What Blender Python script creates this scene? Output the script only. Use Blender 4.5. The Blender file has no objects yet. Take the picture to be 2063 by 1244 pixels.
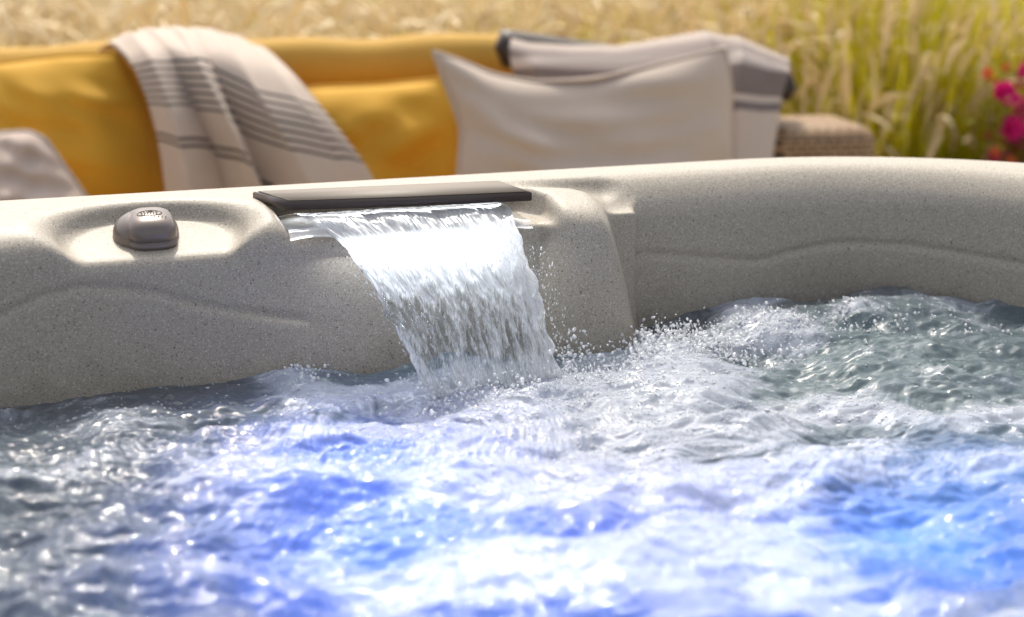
import bpy, bmesh, math, random
import numpy as np
from mathutils import Vector, Matrix
random.seed(7); rng = np.random.default_rng(11)
R = math.radians
scene = bpy.context.scene
COL = scene.collection

# ------------------------------------------------------------------ camera numbers (photo pixels 2063 x 1244)
FPX, PITCH, CAMH = 2987.0, R(15), 0.51
def ray(px, py):
    x = (px-1031.5)/FPX; y = (622-py)/FPX
    return np.array([x, math.cos(PITCH)+y*math.sin(PITCH), -math.sin(PITCH)+y*math.cos(PITCH)])
def on_z(px, py, z=0.0):
    d = ray(px, py); t = (z-CAMH)/d[2]
    return np.array([d[0]*t, d[1]*t, z])
# tub frame: u along the far wall, n towards the water, z up (0 = still water)
P0 = np.array([-.132, 1.685]); AU = R(18.3)
U2 = np.array([math.cos(AU), math.sin(AU)]); N2 = np.array([math.sin(AU), -math.cos(AU)])
def L2W(u, n, z):
    u = np.asarray(u, float); n = np.asarray(n, float); z = np.asarray(z, float)*np.ones_like(u)
    return np.stack([P0[0]+u*U2[0]+n*N2[0], P0[1]+u*U2[1]+n*N2[1], z], -1)
def W2L(x, y):
    dx = x-P0[0]; dy = y-P0[1]
    return dx*U2[0]+dy*U2[1], dx*N2[0]+dy*N2[1]
# sofa frame: s along the sofa, z up, off away from the camera
AS = R(10); S0 = np.array([0.0, 3.3]); SU = np.array([math.cos(AS), math.sin(AS)]); SV = np.array([-math.sin(AS), math.cos(AS)])
def SP(px, py, off=0.0):
    d = ray(px, py); p = S0+off*SV
    t = (p @ SV)/(d[:2] @ SV)
    return np.array([d[0]*t, d[1]*t, CAMH+d[2]*t])

# ------------------------------------------------------------------ object helpers
def link(o, parent=None):
    COL.objects.link(o)
    if parent is not None: o.parent = parent
    return o
def tag(o, label=None, cat=None, group=None, kind=None):
    for k, v in (('label', label), ('category', cat), ('group', group), ('kind', kind)):
        if v: o[k] = v
    return o
def empty(name, loc=(0, 0, 0), rz=0):
    o = bpy.data.objects.new(name, None); o.location = loc; o.rotation_euler = (0, 0, rz); o.empty_display_size = .05
    return link(o)
def mesh_np(name, V, F, mat=None, parent=None, smooth=True, attrs=None, matidx=None):
    """V (n,3), F (m,k) int array, world coordinates (parents keep identity unless noted)"""
    me = bpy.data.meshes.new(name); V = np.ascontiguousarray(V, np.float32); F = np.ascontiguousarray(F, np.int32)
    n, k = F.shape
    me.vertices.add(len(V)); me.vertices.foreach_set('co', V.ravel())
    me.loops.add(n*k); me.loops.foreach_set('vertex_index', F.ravel())
    me.polygons.add(n); me.polygons.foreach_set('loop_start', np.arange(0, n*k, k, dtype=np.int32))
    try: me.polygons.foreach_set('loop_total', np.full(n, k, np.int32))
    except Exception: pass
    if smooth: me.polygons.foreach_set('use_smooth', np.ones(n, bool))
    for m in (mat if isinstance(mat, (list, tuple)) else [mat]):
        if m: me.materials.append(m)
    if matidx is not None: me.polygons.foreach_set('material_index', np.asarray(matidx, np.int32))
    me.update(calc_edges=True)
    for a, v in (attrs or {}).items():
        v = np.asarray(v, np.float32)
        t = 'FLOAT' if v.ndim == 1 else 'FLOAT_VECTOR'
        at = me.attributes.new(a, t, 'POINT'); at.data.foreach_set('value' if v.ndim == 1 else 'vector', v.ravel())
    me.validate(); 
    o = bpy.data.objects.new(name, me)
    link(o)
    if parent is not None:
        o.parent = parent; o.matrix_parent_inverse = parent_inv(parent)
    return o
def parent_inv(p):
    m = Matrix.Translation(p.location) @ p.rotation_euler.to_matrix().to_4x4()
    return m.inverted()
def grid_faces(nu, nv, closed_u=False):
    i = np.arange(nu if closed_u else nu-1)[:, None]; j = np.arange(nv-1)[None, :]
    a = i*nv+j; b = ((i+1) % nu)*nv+j
    return np.stack([a, b, b+1, a+1], -1).reshape(-1, 4)
def bm_obj(name, bm, mat, parent=None, smooth=True):
    me = bpy.data.meshes.new(name); bm.normal_update(); bm.to_mesh(me); bm.free()
    for p in me.polygons: p.use_smooth = smooth
    for m in (mat if isinstance(mat, (list, tuple)) else [mat]): me.materials.append(m)
    o = bpy.data.objects.new(name, me); link(o)
    if parent is not None: o.parent = parent; o.matrix_parent_inverse = parent_inv(parent)
    return o

# ------------------------------------------------------------------ material helper
class NT:
    def __init__(s, name):
        s.m = bpy.data.materials.new(name); s.m.use_nodes = True; s.t = s.m.node_tree; s.t.nodes.clear()
        s.out = s.t.nodes.new('ShaderNodeOutputMaterial')
    def n(s, typ, ins=None, **kw):
        nd = s.t.nodes.new('ShaderNode'+typ)
        for k, v in kw.items(): setattr(nd, k, v)
        for k, v in (ins or {}).items():
            sock = nd.inputs[k]
            if isinstance(v, bpy.types.NodeSocket): s.t.links.new(v, sock)
            elif isinstance(v, bpy.types.Node): s.t.links.new(v.outputs[0], sock)
            else:
                if sock.type == 'RGBA' and len(v) == 3: v = (*v, 1)
                sock.default_value = v
        return nd
    def surf(s, node): s.t.links.new(node.outputs[0] if isinstance(node, bpy.types.Node) else node, s.out.inputs['Surface']); return s.m
    def ramp(s, fac, stops, interp='LINEAR'):
        nd = s.n('ValToRGB', {'Fac': fac}); cr = nd.color_ramp; cr.interpolation = interp
        while len(cr.elements) < len(stops): cr.elements.new(.5)
        for e, (p, c) in zip(cr.elements, stops):
            e.position = p; e.color = (*c, 1) if isinstance(c, (tuple, list)) else (c, c, c, 1)
        return nd
    def math(s, op, a, b=0.0, c=None, clamp=False):
        nd = s.n('Math', {0: a, 1: b}, operation=op); nd.use_clamp = clamp
        if c is not None: nd.inputs[2].default_value = c
        return nd
    def noise(s, vec, scale, detail=2, rough=.5, dist=0.0):
        return s.n('TexNoise', {'Vector': vec, 'Scale': scale, 'Detail': detail, 'Roughness': rough, 'Distortion': dist})
    def mix(s, fac, a, b):
        nd = s.n('Mix', data_type='RGBA')
        for k, v in ((0, fac), (6, a), (7, b)):
            if isinstance(v, bpy.types.NodeSocket): s.t.links.new(v, nd.inputs[k])
            elif isinstance(v, bpy.types.Node): s.t.links.new(v.outputs[0], nd.inputs[k])
            else: nd.inputs[k].default_value = v if k == 0 else (*v, 1)
        return nd.outputs[2]

def mat_simple(name, col, rough=.6, metal=0.0, var=.12, scale=40, bump=0.0, bscale=200, sheen=0.0, transl=0.0):
    t = NT(name); co = t.n('TexCoord').outputs['Object']
    nz = t.noise(co, scale, 4, .6)
    c = t.mix(nz, tuple(x*(1-var) for x in col), tuple(min(1, x*(1+var)) for x in col))
    ins = {'Base Color': c, 'Roughness': rough, 'Metallic': metal}
    if sheen: ins['Sheen Weight'] = sheen
    if bump:
        ins['Normal'] = t.n('Bump', {'Height': t.noise(co, bscale, 3, .6), 'Strength': bump, 'Distance': .002})
    p = t.n('BsdfPrincipled', ins)
    if transl:
        tr = t.n('BsdfTranslucent', {'Color': c})
        return t.surf(t.n('MixShader', {0: transl, 1: p, 2: tr}))
    return t.surf(p)

# ================================================================== NOISE FIELDS on a world XY grid (for the water)
X0, X1, Y0, Y1, DX = -.95, 1.15, .55, 2.15, .0015
nx, ny = int((X1-X0)/DX), int((Y1-Y0)/DX)
fx = np.fft.fftfreq(nx, DX)[:, None]; fy = np.fft.rfftfreq(ny, DX)[None, :]
fr = np.hypot(fx, fy)
def band(wave, width=.6, seed=0, ax=1.0, ang=0.0):
    """random field whose features are about `wave` metres long; ax stretches along direction ang"""
    g = np.random.default_rng(seed).standard_normal((nx, ny))
    c, s = math.cos(ang), math.sin(ang)
    f = np.hypot((fx*c+fy*s)*ax, (-fx*s+fy*c))
    S = np.exp(-(np.log(np.maximum(f, 1e-6)*wave)**2)/(2*width**2)); S[0, 0] = 0
    h = np.fft.irfft2(np.fft.rfft2(g)*S, s=(nx, ny))
    return h/h.std()
gx = X0+np.arange(nx)*DX; gy = Y0+np.arange(ny)*DX
GX, GY = np.meshgrid(gx, gy, indexing='ij')
def samp(T, x, y):
    i = np.clip((x-X0)/DX, 0, nx-1.001); j = np.clip((y-Y0)/DX, 0, ny-1.001)
    i0 = i.astype(np.int32); j0 = j.astype(np.int32); a = (i-i0).astype(np.float32); b = (j-j0).astype(np.float32)
    return T[i0, j0]*(1-a)*(1-b)+T[i0+1, j0]*a*(1-b)+T[i0, j0+1]*(1-a)*b+T[i0+1, j0+1]*a*b
def sst(a, b, x):
    t = np.clip((x-a)/(b-a), 0, 1); return t*t*(3-2*t)
def blob(px, py, rx, ry, rot=0.0, z=0.0):
    """gaussian patch on the water; centre given where the photo shows it, radii in metres along x / y"""
    p = on_z(px, py, z); c, s = math.cos(rot), math.sin(rot)
    a = (GX-p[0])*c+(GY-p[1])*s; b = -(GX-p[0])*s+(GY-p[1])*c
    return np.exp(-.5*((a/rx)**2+(b/ry)**2)).astype(np.float32)

LAND = on_z(1000, 800)                      # where the fall strikes the water
psi = band(.30, .45, 1)*.022+band(.13, .4, 2)*.0035
vx = np.gradient(psi, DX, axis=1); vy = -np.gradient(psi, DX, axis=0)
rx_, ry_ = GX-LAND[0], GY-LAND[1]; rr = np.hypot(rx_, ry_)+.03
out_ = np.exp(-rr/.55)*1.1
vx = vx+rx_/rr*out_+.30; vy = vy+ry_/rr*out_
sp = np.hypot(vx, vy)+1e-6; vx /= sp; vy /= sp
vx = vx.astype(np.float32); vy = vy.astype(np.float32)
def lic(src, L, step=.0015):
    acc = src.copy(); n = 1.0
    for sg in (1, -1):
        x = GX.astype(np.float32).copy(); y = GY.astype(np.float32).copy()
        ux, uy = vx, vy
        for k in range(L):
            x += sg*step*ux; y += sg*step*uy
            i = np.clip(((x-X0)/DX+.5).astype(np.int32), 0, nx-1); j = np.clip(((y-Y0)/DX+.5).astype(np.int32), 0, ny-1)
            ux = vx[i, j]; uy = vy[i, j]
            w = 1-k/L; acc += src[i, j]*w; n += w
    acc /= n; acc -= acc.mean(); return acc/acc.std()
W1 = band(.0035, .35, 5).astype(np.float32)
streak_f = lic(W1, 7)                        # fine short hairs of water
W2 = band(.009, .35, 6).astype(np.float32)
streak_m = lic(W2, 16)                       # longer ropes
W3 = band(.022, .4, 8).astype(np.float32)
streak_c = lic(W3, 26, .002)

low = band(.34, .35, 21).astype(np.float32); mid = band(.12, .4, 22, 1.6, .15).astype(np.float32); sm = band(.045, .4, 23, 1.8, .2).astype(np.float32)
low2 = band(.16, .35, 31, 1.7, .35).astype(np.float32)
ridge = 1-np.abs(band(.15, .4, 33, 1.5, .25)).astype(np.float32)   # sharp crests

# --- how rough each part is
lu0, ln0 = W2L(GX, GY)
calm = np.exp(-(np.maximum(ln0, 0)/.09)**2)*(1-sst(-.12, .05, lu0))
act = 1-.80*np.clip(calm, 0, 1)
H = .0042*low*act+.0030*mid*act+.0017*sm*act+.0032*ridge*act
H += .032*blob(1740, 660, .14, .075, .2)+.008*blob(2020, 650, .14, .09, .2)+.016*blob(1500, 690, .09, .05, .5)+.012*blob(1360, 740, .05, .05, .5)
H += .007*blob(1040, 840, .10, .05)-.010*blob(800, 815, .045, .025)+.012*blob(600, 770, .03, .02, .6)
H += .012*blob(1420, 1120, .13, .09)+.010*blob(1750, 950, .12, .03, .3)-.010*blob(1830, 1090, .06, .05)-.008*blob(650, 1060, .12, .05)
H += .010*blob(500, 1000, .16, .018, .25)+.010*blob(300, 1190, .2, .02, .1)

# --- aerated (white) water
D = -1.02+0*GX.astype(np.float32)-.75*sst(1.30, 1.12, GY)-.35*sst(1.15, 1.0, GY)
for a, px, py, rx, ry, ro in [
    (3.0, 1050, 845, .13, .060, 0), (2.6, 990, 790, .10, .035, .2), (1.5, 920, 810, .05, .03, 0), (1.0, 1200, 800, .08, .04, 0), (1.6, 1250, 900, .12, .08, .2), (1.5, 1450, 1000, .17, .11, .2), (1.2, 1300, 1130, .17, .08, .1),
    (.9, 1000, 1180, .16, .05, 0), (1.1, 650, 1215, .26, .035, .1), (1.5, 1650, 1215, .14, .05, 0), (1.2, 1000, 960, .10, .05, 0),
    (.9, 1900, 830, .20, .05, .1), (.9, 1620, 830, .16, .03, 0), (.8, 1850, 940, .14, .03, .2), (.8, 600, 960, .16, .03, .3), (.9, 560, 890, .10, .02, .3),
    (.8, 900, 1010, .10, .04, .2), (2.2, 1390, 730, .08, .08, -.3), (1.6, 1270, 790, .05, .06, 0), (1.2, 1530, 690, .06, .04, .3), (.6, 650, 765, .06, .02, 0), (.8, 620, 790, .05, .02, .5), (.55, 300, 870, .3, .02, .15),
    (.6, 150, 960, .3, .03, .1), (1.5, 1740, 605, .17, .025, .1), (1.0, 2000, 640, .12, .03, .2), (.5, 250, 1160, .2, .03, 0),
    (-.25, 1750, 720, .26, .06, .1), (-2.4, 800, 822, .045, .010, 0), (-1.6, 740, 765, .05, .008, 0), (-1.5, 690, 905, .08, .02, -.2), (-1.1, 730, 1050, .11, .045, .2), (-1.2, 1080, 1060, .06, .02, .1),
    (-1.3, 1830, 1060, .06, .07, 0), (-1.0, 1950, 1010, .06, .03, 0), (-1.0, 2040, 1160, .04, .04, 0), (-.9, 1640, 860, .12, .018, 0), (-.9, 1640, 940, .09, .018, 0),
    (-.9, 860, 1050, .06, .03, 0), (-.8, 480, 1180, .10, .02, 0), (-1.0, 1150, 1235, .08, .02, 0), (-.8, 850, 1235, .08, .012, 0), (-.9, 790, 810, .07, .025, 0), (-1.0, 130, 1060, .16, .06, 0), (-.8, 380, 1110, .12, .03, .2)]:
    D += a*blob(px, py, rx, ry, ro)
FUR = np.clip(.26+blob(1130, 870, .16, .06)+.8*blob(1500, 900, .22, .06)+.5*blob(1750, 1150, .12, .05), 0, 1)
slope = samp(H, GX, GY)-samp(H, GX, GY+.02)          # faces turned to the viewer
F = D+.45*low2+.16*streak_c+.08*streak_m*(.4+FUR)+.36*mid+.20*ridge+.30*band(.055, .4, 45, 3.5, .28)+.22*(1-np.abs(band(.030, .4, 44, 2.2, .25)))-.12
FOAM = 1/(1+np.exp(-3.0*F)); FOAM = FOAM.astype(np.float32)
MASK = FOAM.copy(); FOAM = np.clip(FOAM+(.16*streak_f*(.15+FUR)+.04*streak_m)*(.25+FOAM), 0, 1).astype(np.float32)
CLEAR = (np.exp(-(np.maximum(ln0, 0)/.10)**2)*(1-sst(-.16, -.02, lu0))*.5+.35*np.exp(-((ln0)/.06)**2)*sst(.30, .36, lu0)).astype(np.float32)*(1-np.clip(MASK*1.3, 0, 1))
rip = band(.013, .30, 41, 1.5, .25).astype(np.float32); rip2 = band(.024, .40, 42, 2.3, .22).astype(np.float32); web = (1-np.abs(band(.032, .35, 43, 1.8, .25))).astype(np.float32)
H = H+act*(.00044*rip+.00070*rip2+.0006*web)*(1-.45*MASK)+FUR*.00042*streak_f+(.00045*streak_c+.0003*streak_m)*(.3+FUR)
H = H.astype(np.float32)

# ================================================================== MATERIALS
def shell_material():
    t = NT('speckled_acrylic'); co = t.n('TexCoord').outputs['Object']
    big = t.noise(co, 9, 3, .5); fine = t.noise(co, 420, 2, .6); sp1 = t.noise(co, 520, 1, .5); sp2 = t.noise(co, 340, 2, .6)
    base = t.mix(big, (.325, .283, .226), (.372, .325, .262))
    base = t.mix(t.ramp(fine, [(.35, 0), (.65, 1)]), base, (.42, .375, .31))
    c1 = t.mix(t.ramp(sp1, [(.60, 0), (.68, 1)]), base, (.27, .23, .185))
    c2 = t.mix(t.ramp(sp2, [(.655, 0), (.69, 1)]), c1, (.10, .09, .085))
    c3 = t.mix(t.ramp(t.noise(co, 610, 1, .4), [(.62, 0), (.67, 1)]), c2, (.56, .52, .45))
    bmp = t.n('Bump', {'Height': fine, 'Strength': .10, 'Distance': .001})
    zc = t.n('SeparateXYZ', {0: co}).outputs[2]; wn = t.noise(co, 16, 4, .6, .6)
    wet = t.ramp(t.math('ADD', zc, t.math('MULTIPLY', t.math('SUBTRACT', wn, .5), -.14)), [(.004, 1), (.050, 0)])
    c3 = t.mix(wet, c3, t.n('HueSaturation', {'Value': .84, 'Saturation': 1.1, 'Color': c3}).outputs[0])
    rgh = t.math('SUBTRACT', .50, t.math('MULTIPLY', wet, .36))
    return t.surf(t.n('BsdfPrincipled', {'Base Color': c3, 'Roughness': rgh, 'Normal': bmp, 'Specular IOR Level': .35}))
M_SHELL = shell_material()

def water_material():
    t = NT('whirlpool_water'); co = t.n('TexCoord').outputs['Object']
    foam = t.n('Attribute', attribute_name='foam').outputs['Fac']; teal = t.n('Attribute', attribute_name='teal').outputs['Fac']
    stretch = t.n('Mapping', {'Vector': co, 'Scale': (.55, 1, 1), 'Rotation': (0, 0, .2)})
    n1 = t.noise(stretch, 260, 3, .6, 1.5); n2 = t.noise(stretch, 90, 3, .55, 1.0)
    hgt = t.math('ADD', t.math('MULTIPLY', n1, .35), n2)
    bmp = t.n('Bump', {'Height': hgt, 'Strength': .35, 'Distance': .0025})
    fo = t.math('ADD', foam, t.math('MULTIPLY', t.math('SUBTRACT', n1, .5), .9), clamp=True)
    clr0 = t.n('Attribute', attribute_name='clear').outputs['Fac']; body = t.mix(teal, (.110, .132, .168), (.165, .225, .235)); body = t.mix(t.math('MULTIPLY', clr0, 1.6, clamp=True), body, (.20, .19, .18))
    dif = t.n('BsdfDiffuse', {'Color': body, 'Normal': bmp}); tr = t.n('BsdfTranslucent', {'Color': (.55, .68, .90), 'Normal': bmp})
    deep = t.n('MixShader', {0: .45, 1: dif, 2: tr})
    fd = t.n('BsdfDiffuse', {'Color': (.59, .63, .71), 'Normal': bmp}); ft = t.n('BsdfTranslucent', {'Color': (.60, .67, .90), 'Normal': bmp})
    white = t.n('MixShader', {0: .40, 1: fd, 2: ft})
    clr = t.n('Attribute', attribute_name='clear').outputs['Fac']
    deep = t.n('MixShader', {0: clr, 1: deep, 2: t.n('BsdfTransparent', {'Color': (.78, .83, .86)})})
    inside = t.n('MixShader', {0: fo, 1: deep, 2: white})
    gl = t.n('BsdfGlossy', {'Color': (1, 1, 1), 'Roughness': .05, 'Normal': bmp})
    fres = t.n('Fresnel', {'IOR': 1.33, 'Normal': bmp})
    return t.surf(t.n('MixShader', {0: fres, 1: inside, 2: gl}))
M_WATER = water_material()

def fall_material():
    t = NT('falling_water'); uv = t.n('Attribute', attribute_name='st').outputs['Vector']; foam = t.n('Attribute', attribute_name='foam').outputs['Fac']
    m1 = t.n('Mapping', {'Vector': uv, 'Scale': (1, .075, 1)}); m2 = t.n('Mapping', {'Vector': uv, 'Scale': (1, .14, 1)})
    s1 = t.noise(m1, 230, 4, .65, .35); s2 = t.noise(m2, 620, 3, .6, .3); s3 = t.noise(m1, 45, 2, .5, .4)
    st = t.math('ADD', t.math('MULTIPLY', s1, .55), t.math('ADD', t.math('MULTIPLY', s2, .45), t.math('MULTIPLY', s3, .35)))
    st = t.math('SUBTRACT', st, .675)
    fo = t.math('ADD', foam, t.math('MULTIPLY', st, 4.2), clamp=True)
    bmp = t.n('Bump', {'Height': st, 'Strength': .35, 'Distance': .0015})
    fd = t.n('BsdfDiffuse', {'Color': (.97, .97, .97), 'Normal': bmp}); ft = t.n('BsdfTranslucent', {'Color': (.98, .98, .98), 'Normal': bmp})
    white = t.n('MixShader', {0: .65, 1: fd, 2: ft})
    clear = t.n('BsdfTransparent', {'Color': (.93, .95, .97)})
    ins = t.n('MixShader', {0: fo, 1: clear, 2: white})
    gl = t.n('BsdfGlossy', {'Color': (1, 1, 1), 'Roughness': .12, 'Normal': bmp})
    fres = t.n('Fresnel', {'IOR': 1.33, 'Normal': bmp})
    return t.surf(t.n('MixShader', {0: t.math('MULTIPLY', fres, .35), 1: ins, 2: gl}))
M_FALL = fall_material()

def drop_material():
    t = NT('water_drops')
    a = t.n('BsdfTranslucent', {'Color': (.96, .97, .99)}); d = t.n('BsdfDiffuse', {'Color': (.94, .95, .97)})
    m = t.n('MixShader', {0: .5, 1: d, 2: a}); g = t.n('BsdfGlossy', {'Color': (1, 1, 1), 'Roughness': .10})
    tr = t.n('BsdfTransparent', {'Color': (.97, .98, 1)})
    m = t.n('MixShader', {0: .15, 1: m, 2: tr})
    return t.surf(t.n('MixShader', {0: .16, 1: m, 2: g}))
M_DROP = drop_material()
M_FASCIA = mat_simple('dark_brown_plastic', (.060, .042, .036), .35, var=.1)
M_COVER = mat_simple('taupe_plastic', (.17, .138, .105), .6, var=.15, scale=300, bump=.1)
M_KNOB = mat_simple('bronze_grey_plastic', (.19, .155, .135), .30, .35, var=.06, scale=200, bump=.04, bscale=500)
M_KNOB_DARK = mat_simple('dark_emblem_ink', (.035, .025, .02), .5)
M_CAB = mat_simple('brown_cabinet', (.12, .08, .055), .6, bump=.2)
M_YEL = mat_simple('mustard_fabric', (.61, .325, .024), .85, var=.10, scale=7, bump=.25, bscale=600, sheen=.05)
M_YEL2 = mat_simple('ochre_fabric', (.52, .30, .05), .85, var=.10, scale=9, bump=.25, bscale=600, sheen=.05)
M_CREAM = mat_simple('cream_linen', (.54, .43, .36), .9, var=.06, scale=12, bump=.3, bscale=900, sheen=.05)
M_CREAM2 = mat_simple('pale_linen', (.56, .46, .38), .9, var=.06, scale=12, bump=.3, bscale=900, sheen=.05)
M_DARK = mat_simple('dark_brown_leather', (.035, .022, .017), .5, bump=.2)

# ================================================================== WORLD, SUN, CAMERA
SUN_EL, SUN_AZ = R(57), R(15)            # sun behind the tub, 15 degrees left of straight ahead
w = bpy.data.worlds.new('World'); scene.world = w; w.use_nodes = True
nt = w.node_tree; bg = nt.nodes['Background']
sky = nt.nodes.new('ShaderNodeTexSky'); sky.sky_type = 'NISHITA'; sky.sun_disc = False
sky.sun_elevation = SUN_EL; sky.sun_rotation = -SUN_AZ; sky.air_density = 1.0; sky.dust_density = 5.0; sky.ozone_density = .6
hs_ = nt.nodes.new('ShaderNodeHueSaturation'); hs_.inputs['Saturation'].default_value = .45; nt.links.new(sky.outputs[0], hs_.inputs['Color']); nt.links.new(hs_.outputs[0], bg.inputs[0]); bg.inputs[1].default_value = .15
sl = bpy.data.lights.new('sun', 'SUN'); sl.energy = 2.1; sl.angle = R(.6); sl.color = (1, .94, .81)
so = bpy.data.objects.new('sun', sl); link(so)
sd = Vector((-math.sin(SUN_AZ)*math.cos(SUN_EL), math.cos(SUN_AZ)*math.cos(SUN_EL), math.sin(SUN_EL)))
so.rotation_euler = sd.to_track_quat('Z', 'Y').to_euler()
so.location = sd*10
cam = bpy.data.cameras.new('camera'); co = bpy.data.objects.new('camera', cam); link(co)
co.location = (0, 0, CAMH); co.rotation_euler = (R(90)-PITCH, 0, 0)
cam.sensor_width = 36; cam.lens = FPX/2063*36; cam.clip_start = .02; cam.clip_end = 500
cam.dof.use_dof = True; cam.dof.focus_distance = 1.70; cam.dof.aperture_fstop = cam.lens/19
scene.camera = co
scene.view_settings.view_transform = 'Standard'; scene.view_settings.look = 'None'; scene.view_settings.exposure = .64; scene.view_settings.gamma = 1
scene.cycles.use_denoising = True; scene.cycles.sample_clamp_indirect = 6; scene.cycles.caustics_reflective = False; scene.cycles.caustics_refractive = False
scene.cycles.max_bounces = 8; scene.cycles.transparent_max_bounces = 12
# underwater lamps of the tub (their blue glow shows through the aerated water)
for (px, py, e, c) in [(720, 930, .42, (.15, .25, 1)), (880, 1075, .33, (.15, .28, 1)), (620, 1120, .25, (.12, .25, 1)), (1300, 1080, .22, (.16, .22, 1)), (1840, 1080, .44, (.09, .30, 1)), (2020, 960, .18, (.10, .38, 1)), (1100, 1290, .20, (.08, .25, 1)), (1600, 1250, .2, (.10, .25, 1)), (780, 850, .05, (.10, .15, 1))]:
    p = on_z(px, py, 0); l = bpy.data.lights.new('underwater_lamp', 'SPOT'); l.spot_size = R(130); l.spot_blend = 1.0; l.energy = e*4.6; l.color = c; l.shadow_soft_size = .03
    o = bpy.data.objects.new('underwater_lamp', l); o.location = (p[0], p[1], -.16); o.rotation_euler = (math.pi, 0, 0); link(o)

# lamp strip set under the lip of the spout, behind the falling sheet
l = bpy.data.lights.new('waterfall_lamp', 'AREA'); l.shape = 'RECTANGLE'; l.size = .22; l.size_y = .006; l.energy = .16; l.color = (.90, .95, 1)
o = bpy.data.objects.new('waterfall_lamp', l); p = L2W(np.array(.012), np.array(.047), .1475); o.location = tuple(p)
zd = Vector(L2W(np.array(0.), np.array(.0), 0.)-L2W(np.array(0.), np.array(.75), -.66)).normalized(); xd = Vector((U2[0], U2[1], 0)); yd = zd.cross(xd)
o.rotation_euler = Matrix((xd, yd, zd)).transposed().to_euler(); link(o)

l = bpy.data.lights.new('spout_lamp', 'AREA'); l.shape = 'RECTANGLE'; l.size = .26; l.size_y = .006; l.energy = .07; l.color = (.90, .95, 1)
o = bpy.data.objects.new('spout_lamp', l); o.location = tuple(L2W(np.array(.0), np.array(-.022), .1848))
zd = Vector(L2W(np.array(0.), np.array(.0), 0.)-L2W(np.array(0.), np.array(.8), -.6)).normalized(); yd = zd.cross(xd)
o.rotation_euler = Matrix((xd, yd, zd)).transposed().to_euler(); link(o)

# ================================================================== HOT TUB SHELL (implicit surface, polygonised)
UA, UB, NB = -1.15, .5, .36       # left end of the straight, start of right corner, corner radius
NFAR = 1.95
def plan_m(u, n):
    """distance inside the tub's rounded-rectangle plan, measured from the crest line reference"""
    cu, cn = (UA+UB)/2, NFAR/2; hu, hn = (UB-UA)/2+NB, NFAR/2
    qx = np.abs(u-cu)-(hu-NB); qy = np.abs(n-cn)-(hn-NB)
    d = np.hypot(np.maximum(qx, 0), np.maximum(qy, 0))+np.minimum(np.maximum(qx, qy), 0)-NB
    return -d
def smax(a, b, k):
    h = np.clip(.5+.5*(a-b)/k, 0, 1); return b*(1-h)+a*h+k*h*(1-h)
def smin(a, b, k): return -smax(-a, -b, k)
def interp_px(pts, zref_n):
    """moulded line: photo points -> (u, z) on the wall face n = zref_n"""
    us, zs = [], []
    for px, py in pts:
        d = ray(px, py); o = np.array([0, 0, CAMH]); uo, no = W2L(0, 0)
        du = d[0]*U2[0]+d[1]*U2[1]; dn = d[0]*N2[0]+d[1]*N2[1]
        t = (zref_n-no)/dn; us.append(uo+t*du); zs.append(CAMH+t*d[2])
    return np.array(us), np.array(zs)
LL = interp_px([(-200, 700), (0, 640), (80, 600), (170, 578), (300, 590), (430, 622), (560, 640), (640, 650)], .037)
LR = interp_px([(1240, 560), (1262, 525), (1300, 513), (1420, 520), (1530, 528), (1600, 508), (1680, 488), (1800, 482), (2063, 500), (2300, 540)], -.02)
def shell_field(u, n, z):
    m = plan_m(u, n)
    rs = .250+np.clip(.15-z, -.05, .3)*.30                       # the lobe widens downwards
    f = .036+.044*np.clip(1-((u-.230)/.066)**2, 0, 1)**.7*(.75+.25*sst(.2, .1, z))
    f = f*(1-sst(rs-.020, rs+.026, u))+(-.022)*sst(rs-.020, rs+.026, u)
    f = f-.010*sst(-.17, -.10, u)*(1-sst(.10, .17, u))*sst(.17, .10, z)*0
    zl = np.where(u < .1, np.interp(u, *LL), np.interp(u, *LR)); on = np.where(u < .1, 1-sst(-.14, -.10, u), sst(.28, .31, u))
    f = f+on*(.0016*sst(.006, -.006, z-zl)-.0042*np.exp(-((z-zl)/.0042)**2))
    f = f+.012*sst(.06, -.10, z)                                   # draft: slightly forward low down
    r = .055
    top = .201
    # rounded front/top edge
    qx = m-f+r; qz = z-top+r
    body = np.hypot(np.maximum(qx, 0), np.maximum(qz, 0))+np.minimum(np.maximum(qx, qz), 0)-r
    body = smax(body, z-.201+.16*(m+.085), .03)
    body = smax(body, z-.201-.30*(m+.115), .03)
    body = smax(body, -(m+.24), .03)
    body = smax(body, z-(.204-.060*sst(.20, .295, u)*sst(-.075, .0, m)), .02)
    # ledge right of the lobe
    led = np.maximum(np.maximum(np.abs(u-.280)-.020, np.abs(m+.03)-.030), z-.155)
    body = smin(body, led, .022)
    # groove behind the lobe
    t_ = np.clip((u-.10)/.17, 0, 1); gr = np.hypot(m-(-.062+.030*t_), (z-(.206-.012*t_)))-(.008+.020*t_)*(1-sst(.265, .345, u))+.012*sst(.30, .36, u)
    gr = np.maximum(gr, np.maximum(.09-u, u-.37))
    body = smax(body, -gr, .008)
    # scoop for the valve
    fl = .146+(.035-m)*.24
    sc = 1+np.clip(z-fl, 0, .1)*7.0
    el = (np.hypot((u+.278)/(.094*sc), (m+.002)/(.066*(1+np.clip(z-fl, 0, .1)*.5)))-1)*.07
    body = smax(body, -smax(el, fl-z, .010), .016)
    # notch of the waterfall
    bl = -.124-np.clip(z-.15, 0, .06)*.55; br = .178+np.clip(z-.15, 0, .06)*.10-np.clip(-m, 0, .05)*.5
    no_ = smax(smax(np.maximum(bl-u, u-br), .157-z, .012), -.055-m, .012)
    body = smax(body, -no_, .010)
    return body
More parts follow.
